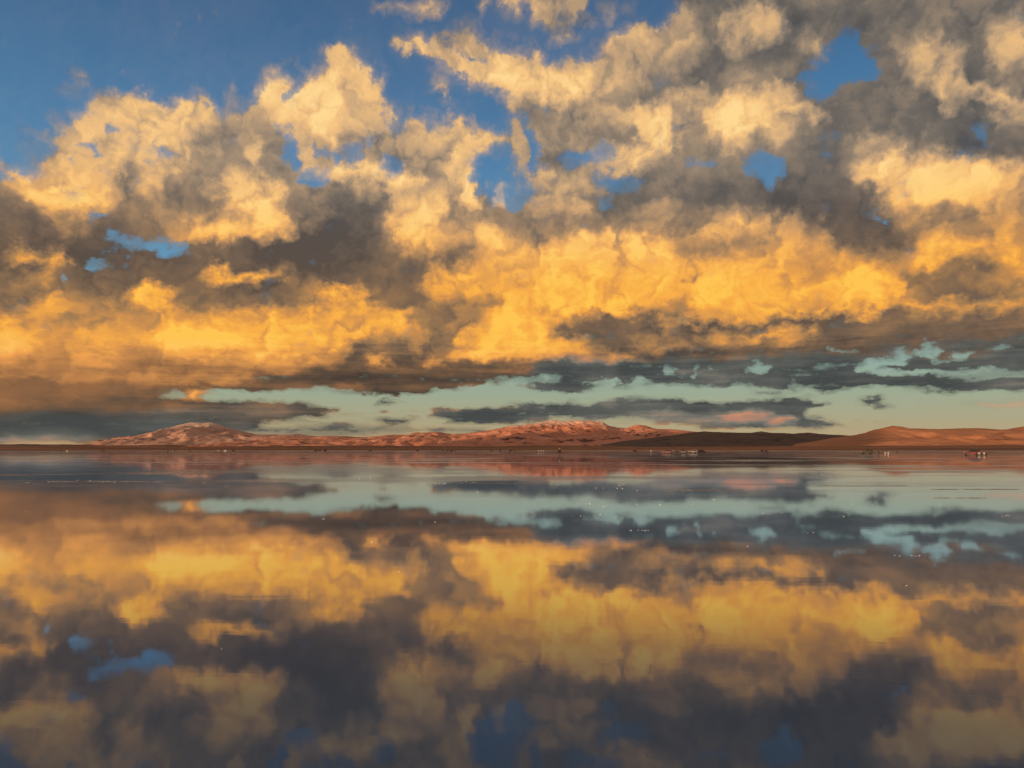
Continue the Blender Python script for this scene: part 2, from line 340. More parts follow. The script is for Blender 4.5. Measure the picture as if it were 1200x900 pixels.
# detail: heaped puffs (rounded cells on three scales) with frayed edges
n1 = w.noise(P, 26.0, 6, 0.64).outputs['Fac']
def cells(vec, sc, ft='SMOOTH_F1'):
    nd = w.n('ShaderNodeTexVoronoi', voronoi_dimensions='2D', feature=ft)
    if ft != 'F1': nd.inputs['Smoothness'].default_value = 0.45
    w.put(nd.inputs['Vector'], vec)
    nd.inputs['Scale'].default_value = sc
    return w.m('MULTIPLY', nd.outputs['Distance'], nd.outputs['Distance'])
def heap(vec):
    a = cells(vec, 13.0); b_ = cells(w.v('ADD', vec, (3.3, 1.7, 0)), 27.0); c_ = cells(w.v('ADD', vec, (5.1, 8.7, 0)), 58.0, 'F1')
    return w.m('SUBTRACT', 1.0, w.m('ADD', w.m('MULTIPLY', a, 0.62), w.m('ADD', w.m('MULTIPLY', b_, 0.46), w.m('MULTIPLY', c_, 0.30))))
seam = w.step(w.m('ABSOLUTE', az), R(172), R(160))
Q = w.xyz(w.m('ADD', az, w.m('ADD', w.m('MULTIPLY', wx, 0.10), w.m('MULTIPLY', vx, 0.045))), w.m('ADD', hh, w.m('ADD', w.m('MULTIPLY', wz, 0.09), w.m('MULTIPLY', vz, 0.045))), 0.0)
hA = heap(Q)
hB = heap(w.v('ADD', Q, (-0.010, 0.008, 0.0)))
relief = w.m('MULTIPLY', w.m('SUBTRACT', hA, hB), seam)
puff = w.m('MULTIPLY', w.m('SUBTRACT', hA, 0.62), seam)
n3 = w.noise(w.v('ADD', P, (1.3, 4.1, 2.9)), 9.0, 2, 0.5).outputs['Fac']
lowm = w.step(el, R(10), R(6))
st = w.m('SUBTRACT', w.noise(w.xyz(w.m('MULTIPLY', saz, 7.0), w.m('MULTIPLY', caz, 7.0), w.m('MULTIPLY', el, 95.0)), 1.0, 5, 0.6).outputs['Fac'], 0.5)
rain = w.m('MULTIPLY', w.step(az, R(-22), R(-28)), lowm)      # a shower hangs over the far left
st = w.m('MULTIPLY', st, w.m('MULTIPLY', lowm, w.m('MULTIPLY_ADD', rain, -0.75, 1.0)))
n1 = w.mixf(w.m('MULTIPLY', rain, 0.7), n1, 0.5)
dens = w.m('ADD', w.m('MULTIPLY_ADD', st, 2.0, w.m('MULTIPLY_ADD', cD, 1.55, -0.28)), w.m('ADD', w.m('MULTIPLY', w.m('SUBTRACT', n1, 0.5), 2.5), w.m('MULTIPLY', puff, 0.4)))
alpha = w.m('MAXIMUM', w.step(dens, 0.02, 1.05), w.step(cD, -0.2, 0.75, 0.0, 0.55))
body = w.m('MULTIPLY', w.step(cL, 0.05, 0.6, 0.28, 1.0), w.step(el, R(4), R(9), 0.35, 1.0))
lit = w.m('ADD', w.m('MULTIPLY_ADD', cL, 0.96, 0.0), w.m('MULTIPLY', relief, w.m('MULTIPLY', body, 0.60)))
lit = w.m('ADD', lit, w.m('MULTIPLY', puff, w.m('MULTIPLY', body, 0.20)))
lit = w.m('ADD', lit, w.m('MULTIPLY', w.m('SUBTRACT', n3, 0.5), 0.55))
lit = w.m('ADD', lit, w.m('MULTIPLY', w.m('SUBTRACT', n1, 0.5), 0.34))
lit = w.m('MULTIPLY_ADD', st, 0.7, lit)
lit = w.m('MULTIPLY_ADD', lit, 0.98, 0.01, clamp=True)

hi = w.ramp(lit, [(0, lin(84, 82, 82)), (.14, lin(112, 105, 98)), (.34, lin(158, 137, 115)), (.58, lin(205, 168, 126)), (.8, lin(243, 194, 130)), (1, lin(255, 216, 146))])
mid = w.ramp(lit, [(0, lin(92, 79, 69)), (.14, lin(124, 100, 79)), (.34, lin(167, 126, 83)), (.58, lin(211, 147, 80)), (.8, lin(248, 173, 73)), (1, lin(255, 197, 82))])
low = w.ramp(lit, [(0, lin(72, 61, 53)), (.14, lin(102, 81, 64)), (.34, lin(148, 104, 69)), (.58, lin(198, 136, 78)), (.8, lin(240, 162, 82)), (1, lin(255, 194, 104))])
cold = w.ramp(lit, [(0, lin(70, 74, 73)), (.16, lin(92, 94, 90)), (.36, lin(130, 124, 112)), (.58, lin(186, 134, 108)), (.8, lin(220, 146, 110)), (1, lin(245, 180, 124))])
cc = w.mixc(w.step(el, R(11), R(20)), mid, hi)
cc = w.mixc(w.step(el, R(5.2), R(8.0)), low, cc)
cc = w.mixc(w.m('MULTIPLY', w.step(cW, .75, .1), w.step(el, R(9.0), R(6.0))), cc, cold)

sky = w.n('ShaderNodeTexSky', sky_type='NISHITA')
sky.sun_disc = False
sky.sun_elevation = SUN_EL
sky.sun_rotation = math.atan2(SUN_AZ[0], SUN_AZ[1])
sky.altitude = 3650
sky.air_density = 1.0; sky.dust_density = 0.6; sky.ozone_density = 1.5
SKY_STR = 0.12
clear = w.ramp(w.m('MULTIPLY', el, 1 / R(32)), [(0, lin(188, 156, 118)), (.055, lin(175, 163, 128)), (.11, lin(163, 171, 142)), (.17, lin(150, 173, 156)), (.25, lin(131, 169, 168)), (.40, lin(100, 152, 184)), (.62, lin(80, 131, 173)), (.82, lin(67, 111, 152)), (1, lin(57, 94, 134))])
# the evening air away from the sun, carried on the physical sky
nis = w.v('MULTIPLY', sky.outputs[0], (SKY_STR, SKY_STR, SKY_STR))
toward = w.step(w.m('ADD', w.m('MULTIPLY', dx, SUN_AZ[0]), w.m('MULTIPLY', dy, SUN_AZ[1])), -0.2, 0.9)
base = w.mixc(w.m('MULTIPLY_ADD', toward, 0.75, 0.06), clear, nis)
fin = w.mixc(alpha, base, cc)
fin = w.v('MULTIPLY', fin, (1 / SKY_STR,) * 3)
bg = w.n('ShaderNodeBackground')
bg.inputs[1].default_value = SKY_STR
wt.links.new(fin, bg.inputs[0])
ow = w.n('ShaderNodeOutputWorld')
wt.links.new(bg.outputs[0], ow.inputs[0])
world.cycles.sampling_method = 'MANUAL'
world.cycles.sample_map_resolution = 512

# ------------------------------------------------------------------ salt lake
def mat(name):
    m = bpy.data.materials.new(name)
    m.use_nodes = True
    nt = m.node_tree
    nt.nodes.clear()
    h = N(nt)
    b = h.n('ShaderNodeBsdfPrincipled')
    o = h.n('ShaderNodeOutputMaterial')
    nt.links.new(b.outputs[0], o.inputs[0])
    return m, h, b

def obj(name, me, m=None, parent=None):
    o = bpy.data.objects.new(name, me)
    COL.objects.link(o)
    if m is not None and not me.materials:
        me.materials.append(m)
    if parent:
        o.parent = parent
    return o

mw, h, b = mat('brine')
pos = h.n('ShaderNodeNewGeometry').outputs['Position']
px_, py_, pz_ = h.sep(pos)
wind = h.noise(h.xyz(h.m('MULTIPLY', px_, 0.010), h.m('MULTIPLY', py_, 0.028), 0.0), 1.0, 4, 0.6).outputs['Fac']
gust = h.step(wind, 0.50, 0.66, 0.25, 1.0)
r1 = h.noise(h.xyz(h.m('MULTIPLY', px_, 0.9), h.m('MULTIPLY', py_, 3.2), 0.0), 1.0, 3, 0.55).outputs['Fac']
r2 = h.noise(h.xyz(h.m('MULTIPLY', px_, 6.0), h.m('MULTIPLY', py_, 16.0), 3.0), 1.0, 2, 0.5).outputs['Fac']
hgt = h.m('MULTIPLY', h.m('ADD', r1, h.m('MULTIPLY', r2, 0.12)), gust)
bp = h.n('ShaderNodeBump')
bp.inputs['Strength'].default_value = 1.0
bp.inputs['Distance'].default_value = 0.0013
h.put(bp.inputs['Height'], hgt)
# a film of brine over salt: mirror at a grazing look, the dull bed below showing as one looks down
lw = h.n('ShaderNodeLayerWeight'); lw.inputs['Blend'].default_value = 0.5
h.put(lw.inputs['Normal'], bp.outputs[0])
fr = h.ramp(lw.outputs['Facing'], [(0, (.03,) * 3), (.50, (.07,) * 3), (.60, (.05,) * 3), (.666, (.095,) * 3), (.72, (.155,) * 3), (.773, (.34,) * 3), (.82, (.68,) * 3), (.87, (.88,) * 3), (.95, (.95,) * 3), (1, (.98,) * 3)])
gl = h.n('ShaderNodeBsdfGlossy'); gl.inputs['Roughness'].default_value = 0.03
gl.inputs['Color'].default_value = (.85, .875, 1.0, 1)
h.put(gl.inputs['Normal'], bp.outputs[0])
# farther out the film thins and wet crust dulls the mirror in long drifts
cr = h.noise(h.xyz(h.m('MULTIPLY', px_, 0.035), h.m('MULTIPLY', py_, 0.10), 5.0), 1.0, 5, 0.62).outputs['Fac']
crust = h.m('MULTIPLY', h.step(cr, 0.47, 0.66), h.step(py_, 14.0, 55.0))
h.put(gl.inputs['Roughness'], h.m('MULTIPLY_ADD', crust, 0.11, 0.026))
bed = h.noise(pos, 0.35, 4, 0.6).outputs['Fac']
df = h.n('ShaderNodeBsdfDiffuse')
h.put(df.inputs['Color'], h.mixc(crust, h.ramp(bed, [(.3, (.05, .085, .15)), (.7, (.065, .105, .18))]), (.42, .40, .40, 1)))
fr = h.m('MULTIPLY', fr, h.m('MULTIPLY_ADD', crust, -0.22, 1.0))
mx = h.n('ShaderNodeMixShader')
h.put(mx.inputs[0], fr); h.put(mx.inputs[1], df.outputs[0]); h.put(mx.inputs[2], gl.outputs[0])
mw.node_tree.nodes.remove(b)
mw.node_tree.links.new(mx.outputs[0], [q for q in mw.node_tree.nodes if q.type == 'OUTPUT_MATERIAL'][0].inputs[0])

bm = bmesh.new()
for x, y in ((-90000, -90000), (90000, -90000), (90000, 90000), (-90000, 90000)):
    bm.verts.new((x, y, 0))
bm.faces.new(bm.verts)
me = bpy.data.meshes.new('water'); bm.to_mesh(me); bm.free()
o = obj('water', me, mw); o['kind'] = 'structure'

# ------------------------------------------------------------------ dry land and hills
rng = np.random.default_rng(7)
_perm = rng.permutation(512)
_perm = np.concatenate([_perm, _perm])
_gr = rng.normal(size=(512, 2)); _gr /= np.linalg.norm(_gr, axis=1)[:, None]
def gnoise(x, y):
    xi, yi = np.floor(x).astype(int), np.floor(y).astype(int)
    xf, yf = x - xi, y - yi
    u_, v_ = xf ** 3 * (xf * (xf * 6 - 15) + 10), yf ** 3 * (yf * (yf * 6 - 15) + 10)
    def g(a, b):
        k = _perm[_perm[(xi + a) & 511] + ((yi + b) & 511)]
        return _gr[k, 0] * (xf - a) + _gr[k, 1] * (yf - b)
    return (g(0, 0) * (1 - u_) + g(1, 0) * u_) * (1 - v_) + (g(0, 1) * (1 - u_) + g(1, 1) * u_) * v_
def fbm(x, y, o=5, g=0.5):
    a, t = 1.0, 0
    for i in range(o):
        t = t + a * gnoise(x + 17.3 * i, y + 5.1 * i); x, y, a = x * 2.03, y * 2.03, a * g
    return t
def ridged(x, y, o=5, g=0.5):
    a, t, n_ = 1.0, 0, 0
    for i in range(o):
        t = t + a * (1 - 2 * np.abs(gnoise(x + 9.7 * i, y + 3.3 * i))); n_ += a
        x, y, a = x * 2.1, y * 2.1, a * g
    return t / n_

def grid_mesh(name, X, Y, Z):
    nr, nc = X.shape
    co = np.stack([X, Y, Z], -1).reshape(-1, 3)
    i = np.arange(nr * nc).reshape(nr, nc)
    q = np.stack([i[:-1, :-1], i[:-1, 1:], i[1:, 1:], i[1:, :-1]], -1).reshape(-1, 4)
    me = bpy.data.meshes.new(name)
    me.vertices.add(len(co)); me.vertices.foreach_set('co', co.astype(np.float32).ravel())
    me.loops.add(q.size); me.loops.foreach_set('vertex_index', q.astype(np.int32).ravel())
    me.polygons.add(len(q))
    me.polygons.foreach_set('loop_start', np.arange(0, q.size, 4, dtype=np.int32))
    me.polygons.foreach_set('loop_total', np.full(len(q), 4, np.int32))
    me.polygons.foreach_set('use_smooth', np.ones(len(q), bool))
    me.update(); me.validate()
    return me

def land_mat(name, cols, patch, scale, streak=(1, 1), thr=(0.52, 0.62), pale=None):
    m, h, b = mat(name)
    p = h.n('ShaderNodeNewGeometry').outputs['Position']
    p = h.v('MULTIPLY', p, (scale * streak[0], scale * streak[1], scale * 3))
    a = h.noise(p, 1.0, 5, 0.6).outputs['Fac']
    c = h.ramp(a, [(.3, cols[0]), (.5, cols[1]), (.7, cols[2])])
    k = h.noise(h.v('ADD', p, (9.1, 3.3, 0.7)), 1.7, 5, 0.62).outputs['Fac']
    c = h.mixc(h.step(k, *thr), c, (*patch, 1))
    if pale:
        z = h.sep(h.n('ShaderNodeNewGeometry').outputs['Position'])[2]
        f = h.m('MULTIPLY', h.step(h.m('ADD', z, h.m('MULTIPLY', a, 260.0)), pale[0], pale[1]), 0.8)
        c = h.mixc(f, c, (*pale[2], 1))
    h.put(b.inputs['Base Color'], c)
    b.inputs['Roughness'].default_value = 0.95
    b.inputs['Specular IOR Level'].default_value = 0.1
    return m

def plain_z(X, Y):
    d = np.hypot(X, Y)
    shore = 2300 + 420 * fbm(X / 3000, Y / 3000, 3)
    t = np.clip((d - shore) / 9000, 0, 3)
    return np.where(d > shore, 46 * t ** 0.85 * (1 + 0.9 * fbm(X / 2600 + 3, Y / 5000, 4)), -0.6) + 0.0

M_plain = land_mat('desert_plain', [(.15, .07, .042), (.25, .115, .065), (.42, .22, .13)], (.085, .05, .036), 1 / 1100, (.3, 1.8), (.50, .60))
th = np.radians(np.linspace(-62, 62, 420)); rad = np.concatenate([np.linspace(1400, 6000, 70), np.geomspace(6100, 42000, 60)])
TH, RD = np.meshgrid(th, rad)
PXX, PYY = np.sin(TH) * RD, np.cos(TH) * RD
me = grid_mesh('plain', PXX, PYY, plain_z(PXX, PYY))
o = obj('plain', me, M_plain); o['kind'] = 'structure'

def hill(name, sky_pts, dist, front, back, m, nx=420, ny=110, rough=0.34, gully=520.0, seed=0.0, crest=0.05, power=1.25):
    xs, zs = [], []
    for p in sky_pts:
        r = ray(*p)
        xs.append(r[0] / r[1] * dist); zs.append(max(r[2] / r[1] * dist + EYE, 0))
    x = np.linspace(xs[0], xs[-1], nx)
    H = np.interp(x, xs, zs)
    k = np.array([1, 2, 1]) / 4
    H = np.convolve(np.pad(H, 1, mode='edge'), k, 'valid')
    t = np.concatenate([-np.linspace(1, 0, ny * 2 // 3) ** 1.15, np.linspace(0, 1, ny // 3)[1:]])
    X, T = np.meshgrid(x, t)
    Y = dist + np.where(T < 0, T * front, T * back)
    wander = fbm(X / (gully * 3) + seed, Y / (gully * 3) + 2, 3) * gully * 0.9
    spur = ridged((X + wander) / gully + seed, (Y + wander) / (gully * 2.6) + seed, 5, 0.55)
    rise = np.clip(1 - np.abs(T), 0, 1)
    prof = rise ** power
    edge = 4 * rise * (1 - rise)
    hx = np.clip(H / max(H.max(), 1), 0, 1) ** 0.5
    Z = H[None, :] * (prof + edge * rough * (spur - 0.45) + crest * prof * (spur - 0.5) * (np.abs(T) < 0.25))
    base = plain_z(X, Y) - 12
    Z = np.maximum(Z, 0) + 0
    Z = np.where(Z < base, base, Z)
    Z[0] = Z[-1] = -40; Z[:, 0] = np.minimum(Z[:, 0], -10); Z[:, -1] = np.minimum(Z[:, -1], -10)
    me = grid_mesh(name, X, Y, Z)
    o = obj(name, me, m)
    o['kind'] = 'structure'
    return o

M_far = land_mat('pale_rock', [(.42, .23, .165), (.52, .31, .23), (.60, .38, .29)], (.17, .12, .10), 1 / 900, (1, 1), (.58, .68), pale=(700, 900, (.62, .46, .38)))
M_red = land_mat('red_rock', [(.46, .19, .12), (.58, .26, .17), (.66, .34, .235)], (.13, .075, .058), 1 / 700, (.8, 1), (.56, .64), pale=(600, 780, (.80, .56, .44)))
M_ridge = land_mat('shaded_brown_rock', [(.12, .085, .07), (.15, .105, .085), (.19, .135, .11)], (.08, .06, .05), 1 / 700, (.7, 1), (.54, .66))  # cloud shade on the ridge is also put into this darkened rock colour
M_right = land_mat('orange_slope', [(.36, .165, .09), (.43, .20, .11), (.49, .24, .14)], (.18, .09, .055), 1 / 900, (.5, 1.2), (.60, .70))

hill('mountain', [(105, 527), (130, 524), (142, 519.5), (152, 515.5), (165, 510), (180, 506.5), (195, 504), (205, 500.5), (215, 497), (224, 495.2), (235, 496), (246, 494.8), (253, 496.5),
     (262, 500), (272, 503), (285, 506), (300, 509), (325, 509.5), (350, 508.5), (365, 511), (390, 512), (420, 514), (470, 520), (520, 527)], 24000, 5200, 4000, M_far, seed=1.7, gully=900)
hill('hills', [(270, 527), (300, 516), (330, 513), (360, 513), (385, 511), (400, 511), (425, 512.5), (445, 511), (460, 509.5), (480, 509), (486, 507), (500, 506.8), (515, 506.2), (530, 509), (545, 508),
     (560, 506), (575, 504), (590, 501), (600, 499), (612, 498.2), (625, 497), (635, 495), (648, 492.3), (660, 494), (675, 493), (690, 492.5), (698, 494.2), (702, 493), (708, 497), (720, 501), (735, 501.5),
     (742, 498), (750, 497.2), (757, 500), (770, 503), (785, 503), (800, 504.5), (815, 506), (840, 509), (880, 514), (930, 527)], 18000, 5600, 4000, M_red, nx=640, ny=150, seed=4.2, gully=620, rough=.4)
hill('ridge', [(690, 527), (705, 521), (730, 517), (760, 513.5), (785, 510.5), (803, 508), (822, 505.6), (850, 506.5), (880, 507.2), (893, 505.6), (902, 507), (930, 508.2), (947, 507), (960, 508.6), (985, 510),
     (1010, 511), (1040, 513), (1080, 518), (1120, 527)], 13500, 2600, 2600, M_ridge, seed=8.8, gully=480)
hill('slope', [(930, 527), (955, 518), (985, 512), (1005, 509.5), (1020, 507), (1035, 502), (1047, 498.6), (1053, 500), (1059, 502), (1080, 502.6), (1100, 503.2), (1130, 502), (1150, 502.2), (1170, 503.5),
     (1185, 503), (1195, 501), (1212, 498), (1250, 494), (1310, 499), (1400, 506), (1500, 516), (1600, 527)], 11000, 3600, 3000, M_right, seed=3.1, gully=520, rough=.36)
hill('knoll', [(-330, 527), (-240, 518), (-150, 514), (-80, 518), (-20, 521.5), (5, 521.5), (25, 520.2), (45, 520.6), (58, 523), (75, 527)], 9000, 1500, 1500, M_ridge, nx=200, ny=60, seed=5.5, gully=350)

# a cloud bank added out of view towards the sun to shade the dark ridge
mc, h, b = mat('shade_cloud_vapour')
b.inputs['Base Color'].default_value = (.8, .8, .8, 1); b.inputs['Roughness'].default_value = 1.0
bm = bmesh.new()
bmesh.ops.create_icosphere(bm, subdivisions=5, radius=1)
P_ = np.array([v.co[:] for v in bm.verts])
puff = ridged(P_[:, 0] * 2.2 + P_[:, 2] * 1.3, P_[:, 1] * 2.2 + P_[:, 2] * 0.8 + 4, 4)
for v, q in zip(bm.verts, puff):
    v.co = v.co * (1 + 0.32 * (q - 0.4))
me = bpy.data.meshes.new('shade_cloud'); bm.to_mesh(me); bm.free()
for p in me.polygons: p.use_smooth = True
s_, p_ = -16600.0, -5600.0
tx, ty = -SUN_AZ[0], -SUN_AZ[1]
o = obj('shade_cloud', me, mc)
o.location = (s_ * tx + p_ * ty, s_ * ty - p_ * tx, 30000 * math.tan(SUN_EL) - 130)
o.scale = (1500, 3350, 560)
o.rotation_euler = (0, 0, math.atan2(ty, tx))
o['kind'] = 'structure'

# salt banked along the far shore
ms, h, b = mat('salt')
p = h.n('ShaderNodeNewGeometry').outputs['Position']
a = h.noise(p, 0.02, 5, 0.6).outputs['Fac']
h.put(b.inputs['Base Color'], h.ramp(a, [(.3, (.42, .40, .38)), (.7, (.66, .63, .60))]))
b.inputs['Roughness'].default_value = 0.8
t1 = np.radians(np.linspace(-60, 60, 700)); r1 = np.linspace(0, 1, 7)
A1, R1 = np.meshgrid(t1, r1)
inner = 1500 + 160 * fbm(A1 * 14, A1 * 0 + 2.2, 4); outer = 2050 + 120 * fbm(A1 * 9, A1 * 0 + 7.2, 3)
RR = inner + (outer - inner) * R1
o = obj('shore', grid_mesh('shore', np.sin(A1) * RR, np.cos(A1) * RR, 0.03 + 0.12 * np.sin(R1 * math.pi)), ms); o['kind'] = 'structure'

# long low bars of wet crust lying on the flat
mb, h, b = mat('wet_crust')
p = h.n('ShaderNodeNewGeometry').outputs['Position']
a = h.noise(h.v('MULTIPLY', p, (.15, .5, 1)), 1.0, 5, 0.65).outputs['Fac']
h.put(b.inputs['Base Color'], h.ramp(a, [(.35, (.16, .145, .14)), (.65, (.40, .37, .36))]))
b.inputs['Roughness'].default_value = 0.45
def bar(px, py, wpx, hpx, sd):
    d = EYE * FPX / (py - HORIZON); r = ray(px, HORIZON); cx = r[0] / r[1] * d
    hw = wpx / FPX * d / 2; hd = hpx / FPX * d * d / EYE / 2
    u_ = np.linspace(-1, 1, 90); v_ = np.linspace(-1, 1, 7)
    U, V = np.meshgrid(u_, v_)
    prof = np.clip(1 - np.abs(U) ** 2.5, 0, 1) * np.clip(.55 + 1.3 * fbm(U * 4 + sd, U * 0 + sd, 4), .08, 1.4)
    return grid_mesh('salt_bar', cx + U * hw, d + hd * (V * prof + .6 * fbm(U * 2.5 + sd, U * 0 + 3.1 * sd, 3)), .004 + .012 * (1 - V ** 2) * (prof > .1))
for k, q in enumerate([(770, 536.5, 70, .5), (950, 536, 110, .5), (860, 540, 170, .6), (640, 533, 60, .4), (1060, 539.5, 90, .6), (300, 531.5, 260, .3), (130, 533.5, 160, .3), (520, 534.5, 120, .3), (980, 545, 140, .5), (720, 547, 120, .4),
                       (1090, 553, 120, .5), (1010, 569, 130, .6), (1140, 573, 110, .6), (590, 566, 110, .4), (130, 564, 150, .5), (820, 574, 110, .4), (420, 545, 110, .3), (1120, 583, 70, .4)]):
    o = obj('salt_bar', bar(*q, 1.3 + k * 2.7), mb); o['kind'] = 'structure'

# crumbs of salt crust breaking the film of water
random.seed(11)
vs, fs = [], []
def lump(x, y, r, hh_):
    n0 = len(vs); k = 7
    ph = random.random() * 6
    for ring, (rr_, z) in enumerate(((1.0, -0.01), (0.8, 0.55), (0.35, 1.0))):
        for i in range(k):
            q = rr_ * r * random.uniform(.7, 1.25); an = ph + i * 2 * math.pi / k
            vs.append((x + q * math.cos(an) * 1.5, y + q * math.sin(an), z * hh_ * (random.uniform(.7, 1.2) if z > 0 else 1)))
    for ring in range(2):
        for i in range(k):
            a0, a1 = n0 + ring * k + i, n0 + ring * k + (i + 1) % k
            fs.append((a0, a1, a1 + k, a0 + k))
    fs.append(tuple(n0 + 2 * k + i for i in range(k)))
def at(px, d):
    r = ray(px, HORIZON)
    return (r[0] / r[1] * d, d)
def dist(py):
    return EYE * FPX / (py - HORIZON)
for px, py, n_, sp in [(45, 565, 5, 8), (100, 563, 4, 20), (137, 564, 12, 12), (185, 565, 8, 8), (215, 566, 6, 30), (35, 598, 1, 1), (263, 569, 2, 4), (312, 564, 5, 30), (345, 606, 1, 1), (380, 607, 2, 1),
                       (300, 546, 3, 60), (542, 545, 2, 3), (555, 565, 5, 8), (525, 566, 5, 10), (510, 610, 1, 1), (437, 634, 1, 1), (590, 575, 2, 20), (680, 603, 6, 10), (745, 620, 10, 12), (690, 590, 2, 2), (707, 593, 3, 4),
                       (730, 572, 6, 30), (790, 574, 12, 24), (830, 575, 8, 20), (900, 585, 4, 30), (895, 601, 3, 5), (915, 601, 1, 1), (985, 604, 2, 5), (853, 615, 1, 1), (945, 623, 2, 2), (875, 638, 2, 4), (1010, 598, 2, 4),
                       (1060, 649, 8, 8), (1175, 603, 4, 4), (850, 560, 8, 60), (640, 578, 5, 30), (440, 560, 5, 40), (660, 568, 12, 60), (760, 590, 8, 60), (1090, 590, 10, 60), (560, 600, 3, 40), (470, 668, 1, 1), (266, 755, 1, 1), (1056, 684, 1, 1), (960, 545, 8, 80), (700, 556, 12, 120)]:
    for i in range(n_):
        x, y = at(px + random.gauss(0, sp), dist(py + random.gauss(0, .5)))
        r = random.uniform(.005, .018) * (y / 40) ** 0.6
        lump(x, y, r, r * random.uniform(.5, .9))
me = bpy.data.meshes.new('salt_crumbs'); me.from_pydata(vs, [], fs); me.update()
mk, h, b = mat('salt_crystal')
b.inputs['Base Color'].default_value = (.82, .82, .84, 1); b.inputs['Roughness'].default_value = .35
o = obj('salt_crumbs', me, mk); o['kind'] = 'stuff'
o['label'] = 'white crumbs of salt crust scattered over the wet flat'; o['category'] = 'salt crust'

# ------------------------------------------------------------------ vehicles
def flat_mat(name, col, rough=.4, metal=0.0, coat=0.0):
    m, h, b = mat(name)
    p = h.n('ShaderNodeTexCoord').outputs['Object']
    k = h.noise(p, 3.0, 4, 0.6).outputs['Fac']
    h.put(b.inputs['Base Color'], h.mixc(h.step(k, .40, .75, 0, .12), (*col, 1), (col[0] * .6 + .10, col[1] * .6 + .08, col[2] * .6 + .065, 1)))   # dust
    b.inputs['Roughness'].default_value = rough; b.inputs['Metallic'].default_value = metal
    b.inputs['Coat Weight'].default_value = coat
    return m
M_rub = flat_mat('rubber', (.010, .010, .010), .9)
M_rim = flat_mat('alloy', (.10, .10, .10), .4, .6)
M_blk = flat_mat('black_trim', (.010, .010, .011), .6)
M_red_l = flat_mat('red_lens', (.45, .02, .015), .2)
M_wht_l = flat_mat('clear_lens', (.75, .75, .72), .12)
mg, h, b = mat('tinted_glass')
b.inputs['Base Color'].default_value = (.02, .022, .025, 1); b.inputs['Roughness'].default_value = .04; b.inputs['IOR'].default_value = 1.5
b.inputs['Coat Weight'].default_value = .5

def mesh_from(name, v, f, m, smooth=False, bevel=0.0):
    bm = bmesh.new()
    vv = [bm.verts.new(c) for c in v]
    for q in f:
        bm.faces.new([vv[i] for i in q])
    bmesh.ops.recalc_face_normals(bm, faces=bm.faces)
    if bevel:
        bmesh.ops.bevel(bm, geom=list(bm.edges), offset=bevel, segments=2, affect='EDGES', profile=.6)
    me = bpy.data.meshes.new(name); bm.to_mesh(me); bm.free()
    if smooth:
        for p in me.polygons: p.use_smooth = True
    me.materials.append(m)
    return me
def box_me(name, c, sz, m, bevel=.02):
    x, y, z = c; a, b_, d = sz[0] / 2, sz[1] / 2, sz[2] / 2
    v = [(x + i * a, y + j * b_, z + k * d) for i in (-1, 1) for j in (-1, 1) for k in (-1, 1)]
    f = [(0, 1, 3, 2), (4, 6, 7, 5), (0, 4, 5, 1), (2, 3, 7, 6), (0, 2, 6, 4), (1, 5, 7, 3)]
    return mesh_from(name, v, f, m, bevel=bevel)
def extrude_profile(name, pts, half, m, bevel=.03):
    """pts: (x, z, inset) round the side outline"""
    n_ = len(pts)
    v = [(x, -(half - i), z) for x, z, i in pts] + [(x, half - i, z) for x, z, i in pts]
    f = [tuple(range(n_)), tuple(range(2 * n_ - 1, n_ - 1, -1))]
    f += [(i, (i + 1) % n_, n_ + (i + 1) % n_, n_ + i) for i in range(n_)]
    return mesh_from(name, v, f, m, bevel=bevel)
def tyre_me():
    prof = [(.20, -.09), (.30, -.115), (.36, -.10), (.375, -.06), (.375, .06), (.36, .10), (.30, .115), (.20, .09)]
    k, n_ = 20, len(prof)
    v = [(r * math.cos(2 * math.pi * i / k), y, r * math.sin(2 * math.pi * i / k)) for i in range(k) for r, y in prof]
    f = [(i * n_ + j, i * n_ + (j + 1) % n_, ((i + 1) % k) * n_ + (j + 1) % n_, ((i + 1) % k) * n_ + j) for i in range(k) for j in range(n_)]
    return mesh_from('wheel', v, f, M_rub, True)
def rim_me():
    k = 20
    v = [(0, .07, 0)]; f = []
    for r, y in ((.06, .08), (.16, .055), (.205, .085)):
        v += [(r * math.cos(2 * math.pi * i / k), y, r * math.sin(2 * math.pi * i / k)) for i in range(k)]
    f += [(0, 1 + i, 1 + (i + 1) % k) for i in range(k)]
    for a in range(2):
        f += [(1 + a * k + i, 1 + a * k + (i + 1) % k, 1 + (a + 1) * k + (i + 1) % k, 1 + (a + 1) * k + i) for i in range(k)]
    return mesh_from('rim', v, f, M_rim, True)
TYRE, RIM = tyre_me(), rim_me()

def set_thing(o, label, cat, group=None):
    o['label'] = label; o['category'] = cat
    if group: o['group'] = group

